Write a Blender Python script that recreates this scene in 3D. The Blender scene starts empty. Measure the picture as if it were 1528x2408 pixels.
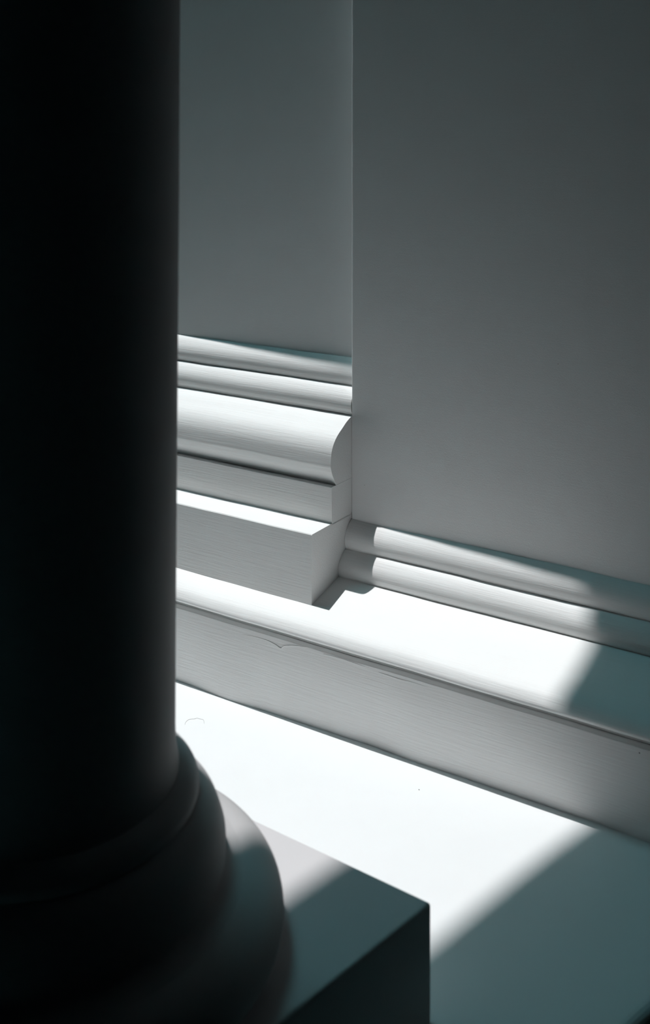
import bpy, bmesh, math, random
from mathutils import Vector

C = bpy.context.scene.collection
sc = bpy.context.scene

# ------------------------------------------------------------------ camera
FPX = 2700.0          # focal length in pixels of the 1528 x 2408 frame
EYE = 1.5
cam_data = bpy.data.cameras.new('camera')
cam_data.sensor_fit = 'VERTICAL'
cam_data.sensor_height = 36.0
cam_data.lens = FPX / 2408 * 36.0
cam_data.shift_y = -(1204 - 290) / 2408
cam_data.clip_start = 0.02
cam_data.dof.use_dof = True
cam_data.dof.focus_distance = 3.02
cam_data.dof.aperture_fstop = 3.2
cam = bpy.data.objects.new('camera', cam_data)
cam.location = (0, 0, EYE)
cam.rotation_euler = (math.pi / 2, 0, 0)
C.objects.link(cam)
sc.camera = cam

# wall frame: s runs along the wall to the right, n comes out of it
S = Vector((0.83664066, -0.54775213, 0))
N = Vector((-0.54775213, -0.83664066, 0))
O = Vector((0.0711852, 3.1, 0))


def W(s, n, z):
    p = O + S * s + N * n
    return Vector((p.x, p.y, z))


# ------------------------------------------------------------------ light
SUN_COT = 0.30        # horizontal travel per metre of fall, along s
SUN_OUT = 0.013       # same, away from the wall
world = bpy.data.worlds.new('sky')
sc.world = world
world.use_nodes = True
bg = world.node_tree.nodes['Background']
bg.inputs[0].default_value = (0.30, 0.80, 0.89, 1)
bg.inputs[1].default_value = 7.0

sun_data = bpy.data.lights.new('sun', 'SUN')
sun_data.energy = 3.45
sun_data.angle = math.radians(0.53)
sun_data.color = (1.0, 0.985, 0.985)
sun = bpy.data.objects.new('sun', sun_data)
travel = S * SUN_COT + N * SUN_OUT + Vector((0, 0, -1))
sun.rotation_euler = travel.to_track_quat('-Z', 'Y').to_euler()
sun.location = (-2, 4, 8)
C.objects.link(sun)

sc.view_settings.view_transform = 'Standard'
sc.view_settings.look = 'None'
sc.view_settings.exposure = 0.0
sc.view_settings.gamma = 1.0
sc.view_settings.use_curve_mapping = False
sc.cycles.max_bounces = 8
sc.cycles.diffuse_bounces = 6


# ------------------------------------------------------------------ materials
def paint(name, col, rough=0.5, spec=0.3, stroke=0.25, grain=0.12, scale=1.0, mottled=0.03):
    m = bpy.data.materials.new(name)
    m.use_nodes = True
    nt = m.node_tree
    nd, ln = nt.nodes, nt.links
    b = nd['Principled BSDF']
    b.inputs['Roughness'].default_value = rough
    b.inputs['Specular IOR Level'].default_value = spec
    geo = nd.new('ShaderNodeNewGeometry')
    mp = nd.new('ShaderNodeMapping')
    mp.inputs['Rotation'].default_value = (0, 0, math.atan2(0.54775, 0.83664))
    ln.new(geo.outputs['Position'], mp.inputs['Vector'])
    # brush strokes dragged along the wall
    mp2 = nd.new('ShaderNodeMapping')
    mp2.inputs['Scale'].default_value = (9 * scale, 260 * scale, 260 * scale)
    mp2.inputs['Rotation'].default_value = (0, 0.10, 0)
    ln.new(mp.outputs[0], mp2.inputs['Vector'])
    n1 = nd.new('ShaderNodeTexNoise')
    n1.inputs['Scale'].default_value = 1.0
    n1.inputs['Detail'].default_value = 4
    n1.inputs['Distortion'].default_value = 0.6
    ln.new(mp2.outputs[0], n1.inputs['Vector'])
    n2 = nd.new('ShaderNodeTexNoise')
    n2.inputs['Scale'].default_value = 420
    n2.inputs['Detail'].default_value = 3
    ln.new(geo.outputs['Position'], n2.inputs['Vector'])
    n3 = nd.new('ShaderNodeTexNoise')
    n3.inputs['Scale'].default_value = 9
    n3.inputs['Detail'].default_value = 3
    ln.new(geo.outputs['Position'], n3.inputs['Vector'])
    b1 = nd.new('ShaderNodeBump')
    b1.inputs['Strength'].default_value = stroke
    b1.inputs['Distance'].default_value = 0.0012
    ln.new(n1.outputs['Fac'], b1.inputs['Height'])
    b2 = nd.new('ShaderNodeBump')
    b2.inputs['Strength'].default_value = grain
    b2.inputs['Distance'].default_value = 0.0006
    ln.new(n2.outputs['Fac'], b2.inputs['Height'])
    ln.new(b1.outputs[0], b2.inputs['Normal'])
    b3 = nd.new('ShaderNodeBump')
    b3.inputs['Strength'].default_value = 0.25
    b3.inputs['Distance'].default_value = 0.004
    ln.new(n3.outputs['Fac'], b3.inputs['Height'])
    ln.new(b2.outputs[0], b3.inputs['Normal'])
    ln.new(b3.outputs[0], b.inputs['Normal'])
    mix = nd.new('ShaderNodeMix')
    mix.data_type = 'RGBA'
    mix.inputs['A'].default_value = (*[c * (1 - mottled) for c in col], 1)
    mix.inputs['B'].default_value = (*[min(1, c * (1 + mottled)) for c in col], 1)
    ln.new(n3.outputs['Fac'], mix.inputs['Factor'])
    ln.new(mix.outputs['Result'], b.inputs['Base Color'])
    return m


def plain(name, col, rough=0.8):
    m = bpy.data.materials.new(name)
    m.use_nodes = True
    nt = m.node_tree
    b = nt.nodes['Principled BSDF']
    b.inputs['Roughness'].default_value = rough
    b.inputs['Specular IOR Level'].default_value = 0.1
    nz = nt.nodes.new('ShaderNodeTexNoise')
    nz.inputs['Scale'].default_value = 6
    mix = nt.nodes.new('ShaderNodeMix')
    mix.data_type = 'RGBA'
    mix.inputs['A'].default_value = (*[c * .9 for c in col], 1)
    mix.inputs['B'].default_value = (*col, 1)
    nt.links.new(nz.outputs['Fac'], mix.inputs['Factor'])
    nt.links.new(mix.outputs['Result'], b.inputs['Base Color'])
    return m


M_MOULD = paint('painted_moulding', (0.86, 0.865, 0.86), 0.58, 0.5, stroke=0.55, grain=0.15)
M_WALL = paint('painted_plaster', (0.80, 0.805, 0.805), 0.42, 0.9, stroke=0.10, grain=0.55)
M_FLOOR = paint('painted_floor', (0.80, 0.81, 0.815), 0.6, stroke=0.04, grain=0.10, mottled=0.02)
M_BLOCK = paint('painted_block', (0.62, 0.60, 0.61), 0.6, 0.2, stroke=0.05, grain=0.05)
M_COL = paint('painted_column', (0.50, 0.485, 0.49), 0.6, 0.2, stroke=0.05, grain=0.05)  # white column greyed below its block to deepen its shade
M_DARK = plain('no_bounce_black', (0.015, 0.017, 0.017))  # near-black colour stands in for the unlit room, stops bounce light
M_DIRT = plain('dirt', (0.08, 0.07, 0.06))


# ------------------------------------------------------------------ helpers
def tag(o, label=None, cat=None, group=None, kind=None):
    if label: o['label'] = label
    if cat: o['category'] = cat
    if group: o['group'] = group
    if kind: o['kind'] = kind
    return o


def empty(name, loc=(0, 0, 0)):
    o = bpy.data.objects.new(name, None)
    o.location = loc
    o.empty_display_size = 0.1
    C.objects.link(o)
    return o


def mesh_obj(name, verts, faces, mat, parent=None, smooth=True, angle=35):
    me = bpy.data.meshes.new(name)
    off = Vector(parent.location) if parent is not None else Vector((0, 0, 0))
    me.from_pydata([tuple(Vector(v) - off) for v in verts], [], faces)
    bm = bmesh.new()
    bm.from_mesh(me)
    bmesh.ops.recalc_face_normals(bm, faces=bm.faces)
    lim = math.radians(angle)
    for e in bm.edges:
        e.smooth = not (len(e.link_faces) == 2 and e.calc_face_angle(0) > lim)
    for f in bm.faces:
        f.smooth = smooth
    bm.to_mesh(me)
    bm.free()
    me.materials.append(mat)
    o = bpy.data.objects.new(name, me)
    if parent is not None:
        o.parent = parent
    C.objects.link(o)
    return o


def wob(s, k):
    """hand-run plaster: a few millimetres of slow waver along the wall"""
    return (math.sin(s * 9.1 + k * 1.7) * 0.5 + math.sin(s * 17.3 + k * 2.9 + 1.1) * 0.3
            + math.sin(s * 31.7 + k * 4.1 + 0.4) * 0.16 + math.sin(s * 57.0 + k * 0.7) * 0.07)


def catmull(pts, k=8):
    out = []
    P = [pts[0]] + list(pts) + [pts[-1]]
    for i in range(1, len(P) - 2):
        p0, p1, p2, p3 = P[i - 1], P[i], P[i + 1], P[i + 2]
        for j in range(k):
            t = j / k
            out.append(tuple(0.5 * ((2 * p1[c]) + (-p0[c] + p2[c]) * t + (2 * p0[c] - 5 * p1[c] + 4 * p2[c] - p3[c]) * t * t
                                    + (-p0[c] + 3 * p1[c] - 3 * p2[c] + p3[c]) * t ** 3) for c in (0, 1)))
    out.append(tuple(pts[-1]))
    return out


def arc(cn, cz, rn, rz, a0, a1, k=14):
    return [(cn + rn * math.cos(math.radians(a0 + (a1 - a0) * i / k)),
             cz + rz * math.sin(math.radians(a0 + (a1 - a0) * i / k))) for i in range(k + 1)]


def run(name, prof, s0, s1, mat, parent=None, amp=0.0012, key=1.0, step=0.015, deform=None, endamp=True):
    """a moulding: the closed profile [(n, z), ...] carried along the wall from s0 to s1"""
    cnt = max(1, int(round((s1 - s0) / step)))
    m = len(prof)
    V, F = [], []
    for i in range(cnt + 1):
        s = s0 + (s1 - s0) * i / cnt
        dn, dz = amp * wob(s, key), amp * wob(s, key + 3.3)
        for j, (n, z) in enumerate(prof):
            nn, zz = n + dn, z + dz
            if deform: nn, zz = deform(s, nn, zz)
            V.append(W(s, nn, zz))
    for i in range(cnt):
        for j in range(m):
            a, b = i * m + j, i * m + (j + 1) % m
            F.append((a, b, b + m, a + m))
    F.append(tuple(range(m)))
    F.append(tuple(cnt * m + j for j in range(m)))
    return mesh_obj(name, V, F, mat, parent, True, 32)


def slab(name, poly, z0, z1, mat, parent=None):
    """poly in (s, n)"""
    m = len(poly)
    V = [W(s, n, z0) for s, n in poly] + [W(s, n, z1) for s, n in poly]
    F = [tuple(range(m)), tuple(range(2 * m - 1, m - 1, -1))]
    F += [(j, (j + 1) % m, (j + 1) % m + m, j + m) for j in range(m)]
    return mesh_obj(name, V, F, mat, parent, False)


def block(name, s0, s1, n0, n1, z0, z1, mat, parent=None):
    return slab(name, [(s0, n0), (s1, n0), (s1, n1), (s0, n1)], z0, z1, mat, parent)


# ------------------------------------------------------------------ levels (n out of the right wall, z above the floor)
ZC = 7.0
WL = -0.066                    # plane of the recessed left wall
ZROLL_R = 0.4317
RISER = 0.266

# ------------------------------------------------------------------ floor, ceiling, walls
# the platform ends at its right in a rounded step edge
floor_poly = [(-4.39, 0.0), (1.22, 0.0), (1.16, 0.25), (1.032, 0.72), (0.92, 1.14), (0.35, 3.2), (-4.39, 3.2)]
fl = slab('floor', floor_poly, -0.35, 0.0, M_FLOOR)
tag(fl, kind='structure', label='smooth white painted floor platform in front of the stepped wall base')
bm = bmesh.new(); bm.from_mesh(fl.data)
ed = [e for e in bm.edges if all(v.co.z > -0.01 for v in e.verts)]
bmesh.ops.bevel(bm, geom=ed, offset=0.02, segments=5, affect='EDGES', profile=0.5)
bm.to_mesh(fl.data); bm.free()
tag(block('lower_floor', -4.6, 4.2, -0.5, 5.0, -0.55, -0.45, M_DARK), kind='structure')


def sunedge(pts):
    """floor points of the shadow edge -> the edge of the opening that casts it"""
    return [(s - SUN_COT * ZC, n - SUN_OUT * ZC) for s, n in pts]


head = sunedge([(0.785, -0.25), (0.785, 0.10), (0.777, 0.20), (0.762, 0.27), (0.732, 0.385), (0.704, 0.51), (0.680, 0.63),
                (0.653, 0.77), (0.608, 0.95), (0.575, 1.12), (0.565, 1.17)])
left_s = head[0][0] - 2.0
# ceiling panels round an added, unseen opening, shaped to cast the shadow edge
ne, nf = head[-1][1], head[0][1]
ce = empty('ceiling', W(0, 1, ZC))
tag(ce, kind='structure')
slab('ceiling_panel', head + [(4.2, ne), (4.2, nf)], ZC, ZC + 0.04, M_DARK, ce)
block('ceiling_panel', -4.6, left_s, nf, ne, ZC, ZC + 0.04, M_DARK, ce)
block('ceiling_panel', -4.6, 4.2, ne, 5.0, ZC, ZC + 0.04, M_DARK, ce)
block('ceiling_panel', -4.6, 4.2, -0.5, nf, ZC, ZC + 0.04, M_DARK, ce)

# walls: the right wall stands forward of the left one, its arris slightly rounded
r = 0.004
wr = [(0.0, -0.45), (0.0, -r - 0.004), (0.0, -r)] + [(r - r * math.cos(math.radians(a)), -r + r * math.sin(math.radians(a))) for a in (30, 60)] + [(r, 0.0), (r + 0.004, 0.0), (4.2, 0.0), (4.2, -0.45)]


def tall(name, poly, mat, zs, key=1.0, amp=0.0):
    m = len(poly)
    V, F = [], []
    for z in zs:
        V += [W(s + amp * wob(z * 1.5, key) * (1 if abs(s) < 0.01 else 0), n, z) for s, n in poly]
    for i in range(len(zs) - 1):
        F += [(i * m + j, i * m + (j + 1) % m, (i + 1) * m + (j + 1) % m, (i + 1) * m + j) for j in range(m)]
    F += [tuple(range(m)), tuple(range(len(zs) * m - 1, (len(zs) - 1) * m - 1, -1))]
    return mesh_obj(name, V, F, mat, None, True, 20)


zs = [-0.44, 0.2] + [0.22 + 0.02 * i for i in range(80)] + [2.0, ZC]
tag(tall('wall_right', wr, M_WALL, zs, 2.0, 0.0005), kind='structure',
    label='plain white wall standing forward on the right, fading into darkness at the top')
tag(tall('wall_left', [(-0.70, -0.45), (-0.70, WL), (-0.0005, WL), (-0.0005, -0.45)], M_WALL, zs, 1.0, 0.0), kind='structure',
    label='plain white wall set back between the column and the arris')
tag(block('wall_back', -4.6, -0.7005, -0.5, -0.30, -0.44, ZC, M_WALL), kind='structure')
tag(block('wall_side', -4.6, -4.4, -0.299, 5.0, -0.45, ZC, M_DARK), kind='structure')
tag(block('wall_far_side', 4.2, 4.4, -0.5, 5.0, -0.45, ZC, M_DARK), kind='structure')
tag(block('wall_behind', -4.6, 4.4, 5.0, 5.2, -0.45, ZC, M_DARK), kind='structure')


# ------------------------------------------------------------------ beads (two stacked rolls), same section on both walls
def bead_profiles(w, zt):
    """profiles of the two rolls below height zt in front of wall plane w"""
    a = [(w - 0.03, zt), (w + 0.001, zt)] + catmull([(w + 0.003, zt - 0.001), (w + 0.012, zt - 0.007), (w + 0.021, zt - 0.0155), (w + 0.029, zt - 0.0255),
                 (w + 0.034, zt - 0.037), (w + 0.0355, zt - 0.048), (w + 0.034, zt - 0.059), (w + 0.031, zt - 0.067)], 5)
    a += [(w + 0.030, zt - 0.071), (w - 0.03, zt - 0.071)]
    z2 = zt - 0.070
    b = [(w - 0.03, z2 - 0.0005), (w + 0.032, z2 - 0.0005)] + catmull([(w + 0.035, z2 - 0.0015), (w + 0.044, z2 - 0.007), (w + 0.053, z2 - 0.015), (w + 0.061, z2 - 0.0245),
                 (w + 0.066, z2 - 0.035), (w + 0.0675, z2 - 0.046), (w + 0.066, z2 - 0.057), (w + 0.063, z2 - 0.064)], 5)
    b += [(w + 0.062, z2 - 0.070), (w - 0.03, z2 - 0.070)]
    return a, b


# ------------------------------------------------------------------ left base
bl = empty('baseboard_left', W(-0.3, 0.1, 0.27))
tag(bl, kind='structure', label='tall white moulded wall base with rolls, big cove, fascia and plinth, cut off square at its right end')
ZLT = 0.852
a, b = bead_profiles(WL, ZLT)
run('bead', a, -0.95, -0.0006, M_MOULD, bl, 0.0012, 1.0)
run('bead', b, -0.95, -0.0006, M_MOULD, bl, 0.0010, 2.0)
cove = [(-0.10, 0.7110), (-0.004, 0.7110)] + catmull([(-0.002, 0.7100), (0.022, 0.7005), (0.0455, 0.6873), (0.068, 0.6740), (0.0841, 0.6600), (0.0955, 0.6430),
                 (0.1010, 0.6250), (0.1033, 0.5990)], 5) + catmull([(0.1030, 0.5960), (0.0960, 0.5770), (0.0870, 0.5610), (0.0800, 0.5490)], 4) \
    + [(0.0770, 0.5435), (-0.10, 0.5435)]
run('cove', cove, -0.95, 0.0, M_MOULD, bl, 0.0009, 3.0)
fas = [(-0.10, 0.5430), (0.0975, 0.5430), (0.0985, 0.5422), (0.0985, 0.535), (0.0960, 0.4440), (-0.10, 0.4440)]
run('fascia', fas, -0.95, 0.0, M_MOULD, bl, 0.0008, 4.0)
pl = [(-0.10, 0.4462), (0.094, 0.4470), (0.1885, 0.4462), (0.1905, 0.4440), (0.1925, 0.2600), (-0.10, 0.2600)]
run('plinth', pl, -0.95, 0.0, M_MOULD, bl, 0.0010, 5.0)

# ------------------------------------------------------------------ right base
br = empty('baseboard_right', W(0.7, 0.05, 0.29))
tag(br, kind='structure', label='low pair of white rolls along the foot of the right wall, partly in sun')
a, b = bead_profiles(0.0, ZROLL_R)
run('bead', a, 0.0006, 2.2, M_MOULD, br, 0.0014, 6.0)
run('bead', b, 0.0006, 2.2, M_MOULD, br, 0.0014, 7.0)

# ------------------------------------------------------------------ ledge: sloping top, rounded nose, upright riser
FOOT = [(-1.0, 0.262), (-0.351, 0.2645), (-0.210, 0.2700), (-0.070, 0.2640), (0.037, 0.2620), (0.110, 0.2595), (0.223, 0.2560), (0.344, 0.2600),
        (0.475, 0.2565), (0.527, 0.2560), (0.699, 0.2555), (0.779, 0.2545), (0.897, 0.2590), (3.0, 0.262)]


def foot_dn(s):
    for (a0, b0), (a1, b1) in zip(FOOT, FOOT[1:]):
        if a0 <= s <= a1:
            t = (s - a0) / (a1 - a0); t = t * t * (3 - 2 * t)
            return b0 + (b1 - b0) * t - RISER
    return 0.0


def riser_deform(s, n, z):
    if n > 0.2: n += foot_dn(s) * max(0.0, 1 - z / 0.2)
    return n, z


tr = empty('trim_1', W(0.3, 0.2, 0.0))
tag(tr, kind='structure', label='white ledge with a sloping top, rounded nose and upright riser below the wall base')
top = [(-0.10, 0.2962), (0.067, 0.2962), (0.193, 0.2661), (0.193, 0.20), (-0.10, 0.20)]
run('ledge_top', top, -0.95, 2.2, M_MOULD, tr, 0.0008, 8.0)
nose = [(0.1925, 0.205), (0.1925, 0.2662)] + catmull([(0.196, 0.2655), (0.215, 0.2606), (0.232, 0.2555), (0.245, 0.2500), (0.2575, 0.2425),
        (0.2665, 0.2330), (0.2715, 0.2240), (0.2695, 0.2165), (0.2610, 0.2115)], 5) + [(0.249, 0.2085), (0.247, 0.206), (0.247, 0.1985), (0.1925, 0.1985)]
run('nose', nose, -0.95, 2.2, M_MOULD, tr, 0.0008, 8.0)
ris = [(-0.10, 0.1990), (0.1920, 0.1990), (0.1920, 0.1980), (0.262, 0.1972), (0.2655, 0.1955), (RISER, 0.192), (RISER, 0.12), (RISER, 0.06), (RISER, -0.004), (-0.10, -0.004)]
rs = run('riser', ris, -0.95, 2.2, M_MOULD, tr, 0.0010, 10.0, deform=riser_deform)

# ------------------------------------------------------------------ column
CC = Vector((-0.4529, 1.8048, 0))
HB = 0.2
col = empty('column', (CC.x, CC.y, 0))
tag(col, 'thick dark round column on a square block, in shadow in the foreground', 'column')
P = Vector((0.17811, 1.91594, 0))
dl = Vector((-3663, 2700, 0)).normalized()
dd = Vector((-2561, -2700, 0)).normalized()
A2, B2 = 0.80, 0.94
q = [P, P + dl * A2, P + dl * A2 + dd * B2, P + dd * B2]
V = [(v.x, v.y, 0.0) for v in q] + [(v.x, v.y, HB) for v in q]
F = [(0, 1, 2, 3), (7, 6, 5, 4)] + [(i, (i + 1) % 4, (i + 1) % 4 + 4, i + 4) for i in range(4)]
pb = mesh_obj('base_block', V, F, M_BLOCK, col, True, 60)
bm = bmesh.new(); bm.from_mesh(pb.data)
ed = [e for e in bm.edges if max(v.co.z for v in e.verts) > HB - 0.01]
bmesh.ops.bevel(bm, geom=ed, offset=0.006, segments=4, affect='EDGES', profile=0.5)
bm.to_mesh(pb.data); bm.free()


def lathe(name, prof, seg=160, parent=col, mat=M_COL):
    V, F = [], []
    m = len(prof)
    for k in range(seg):
        a = 2 * math.pi * k / seg
        for rr, z in prof: V.append((CC.x + rr * math.cos(a), CC.y + rr * math.sin(a), z))
    for k in range(seg):
        k2 = (k + 1) % seg
        F += [(k * m + j, k * m + j + 1, k2 * m + j + 1, k2 * m + j) for j in range(m - 1)]
    F.append(tuple(k * m for k in range(seg)))
    F.append(tuple(k * m + m - 1 for k in range(seg)))
    return mesh_obj(name, V, F, mat, parent, True, 40)


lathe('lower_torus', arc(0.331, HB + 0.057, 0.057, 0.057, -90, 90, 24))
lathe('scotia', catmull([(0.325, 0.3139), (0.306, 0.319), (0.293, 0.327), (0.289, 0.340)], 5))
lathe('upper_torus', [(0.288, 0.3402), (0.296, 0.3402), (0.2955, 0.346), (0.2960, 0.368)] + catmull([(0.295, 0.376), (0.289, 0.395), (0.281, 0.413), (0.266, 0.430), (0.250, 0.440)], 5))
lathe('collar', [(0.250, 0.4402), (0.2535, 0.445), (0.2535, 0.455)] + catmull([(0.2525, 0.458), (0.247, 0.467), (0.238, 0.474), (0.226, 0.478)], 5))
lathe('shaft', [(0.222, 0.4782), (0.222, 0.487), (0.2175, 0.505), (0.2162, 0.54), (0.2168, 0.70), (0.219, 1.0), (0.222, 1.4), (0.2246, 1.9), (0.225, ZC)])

# ------------------------------------------------------------------ small things: dirt and flaws in the paint
random.seed(4)


def speck(name, p, rad, label, group=None):
    V, F = [], []
    for k in range(7):
        a = 2 * math.pi * k / 7
        rr = rad * random.uniform(0.6, 1.1)
        V.append((p.x + rr * math.cos(a), p.y + rr * math.sin(a) * 1.3, p.z))
    V.append((p.x, p.y, p.z + rad * 0.7))
    F = [(k, (k + 1) % 7, 7) for k in range(7)] + [tuple(range(6, -1, -1))]
    o = mesh_obj(name, V, F, M_DIRT)
    tag(o, label, 'dirt', group)


def floor_pt(x, y, z=0.0):
    t = (EYE - z) / ((y - 290) / FPX)
    return Vector(((x - 764) / FPX * t, t, z))


speck('dirt_speck', floor_pt(985, 1857), 0.0018, 'tiny dark speck alone on the sunlit floor')


def wall_pt(x, y, n0):
    """point on the upright plane n = n0 seen at a pixel of the photograph"""
    d = Vector(((x - 764) / FPX, 1, -(y - 290) / FPX))
    t = (O.dot(N) + n0) / (d.x * N.x + d.y * N.y)
    return Vector((d.x * t, d.y * t, EYE + d.z * t))


def wall_speck(x, y, n0, rad, label):
    p = wall_pt(x, y, n0)
    V = []
    for k in range(7):
        a = 2 * math.pi * k / 7
        rr = rad * random.uniform(0.6, 1.1)
        V.append(p + S * rr * math.cos(a) + Vector((0, 0, rr * math.sin(a))) - N * 0.0004)
    V.append(p + N * rad * 0.6)
    o = mesh_obj('dirt_speck', V, [(k, (k + 1) % 7, 7) for k in range(7)] + [tuple(range(6, -1, -1))], M_DIRT)
    tag(o, label, 'dirt')


wall_speck(1312, 856, 0.0, 0.0013, 'dark pinhead speck in the middle of the forward white wall')
wall_speck(857, 1141, 0.0, 0.0012, 'dark pinhead speck on the wall beside the end of the cove')
wall_speck(1503, 1771, RISER, 0.0015, 'dark speck on the shaded right end of the riser below the nose')
wall_speck(661, 1370, 0.1915, 0.0012, 'dark speck low on the front of the plinth of the wall base')


def ridge(name, pts, n0, wd, parent):
    """a raised thread of dried paint on an upright face"""
    q = catmull([(wall_pt(x, y, n0).dot(S) - O.dot(S), wall_pt(x, y, n0).z) for x, y in pts], 5)
    V, F = [], []
    for i, (sv, zv) in enumerate(q):
        k = wd * (0.25 + 0.75 * math.sin(math.pi * i / (len(q) - 1)))
        V += [W(sv, n0 - 0.0015, zv - k), W(sv, n0 + k * 0.7, zv), W(sv, n0 - 0.0015, zv + k)]
    for i in range(len(q) - 1):
        a = i * 3
        F += [(a, a + 1, a + 4, a + 3), (a + 1, a + 2, a + 5, a + 4), (a + 2, a, a + 3, a + 5)]
    F += [(0, 1, 2), (len(V) - 1, len(V) - 2, len(V) - 3)]
    return mesh_obj(name, V, F, M_MOULD, parent)


ridge('paint_ridge', [(530, 1487), (580, 1493), (620, 1503), (645, 1514), (660, 1524), (668, 1519), (690, 1518), (720, 1522)], RISER, 0.0013, tr)
ridge('paint_ridge', [(760, 1538), (800, 1548), (835, 1560), (858, 1568)], RISER, 0.0010, tr)
ridge('paint_ridge', [(890, 1581), (915, 1589), (940, 1597), (965, 1603), (1000, 1614)], RISER, 0.0013, tr)
hp = [(435, 1704), (437, 1698), (445, 1692), (457, 1691), (463, 1689), (470, 1691), (478, 1693), (480, 1702)]
hq = catmull([tuple(floor_pt(x, y))[:2] for x, y in hp], 6)
V, F = [], []
for i, (x, y) in enumerate(hq):
    a, b = Vector(hq[max(0, i - 1)]), Vector(hq[min(len(hq) - 1, i + 1)])
    t = (b - a).normalized()
    for k in range(5):
        an = 2 * math.pi * k / 5
        V.append((x - t.y * 0.0003 * math.cos(an), y + t.x * 0.0003 * math.cos(an), 0.0004 + 0.0003 * math.sin(an)))
for i in range(len(hq) - 1):
    F += [(i * 5 + k, i * 5 + (k + 1) % 5, i * 5 + 5 + (k + 1) % 5, i * 5 + 5 + k) for k in range(5)]
F += [(0, 1, 2, 3, 4), tuple(len(V) - 1 - k for k in range(5))]
ho = mesh_obj('hair_strand', V, F, plain('hair', (0.35, 0.34, 0.33)))
tag(ho, 'fine curled hair lying on the sunlit floor beside the column', 'hair')
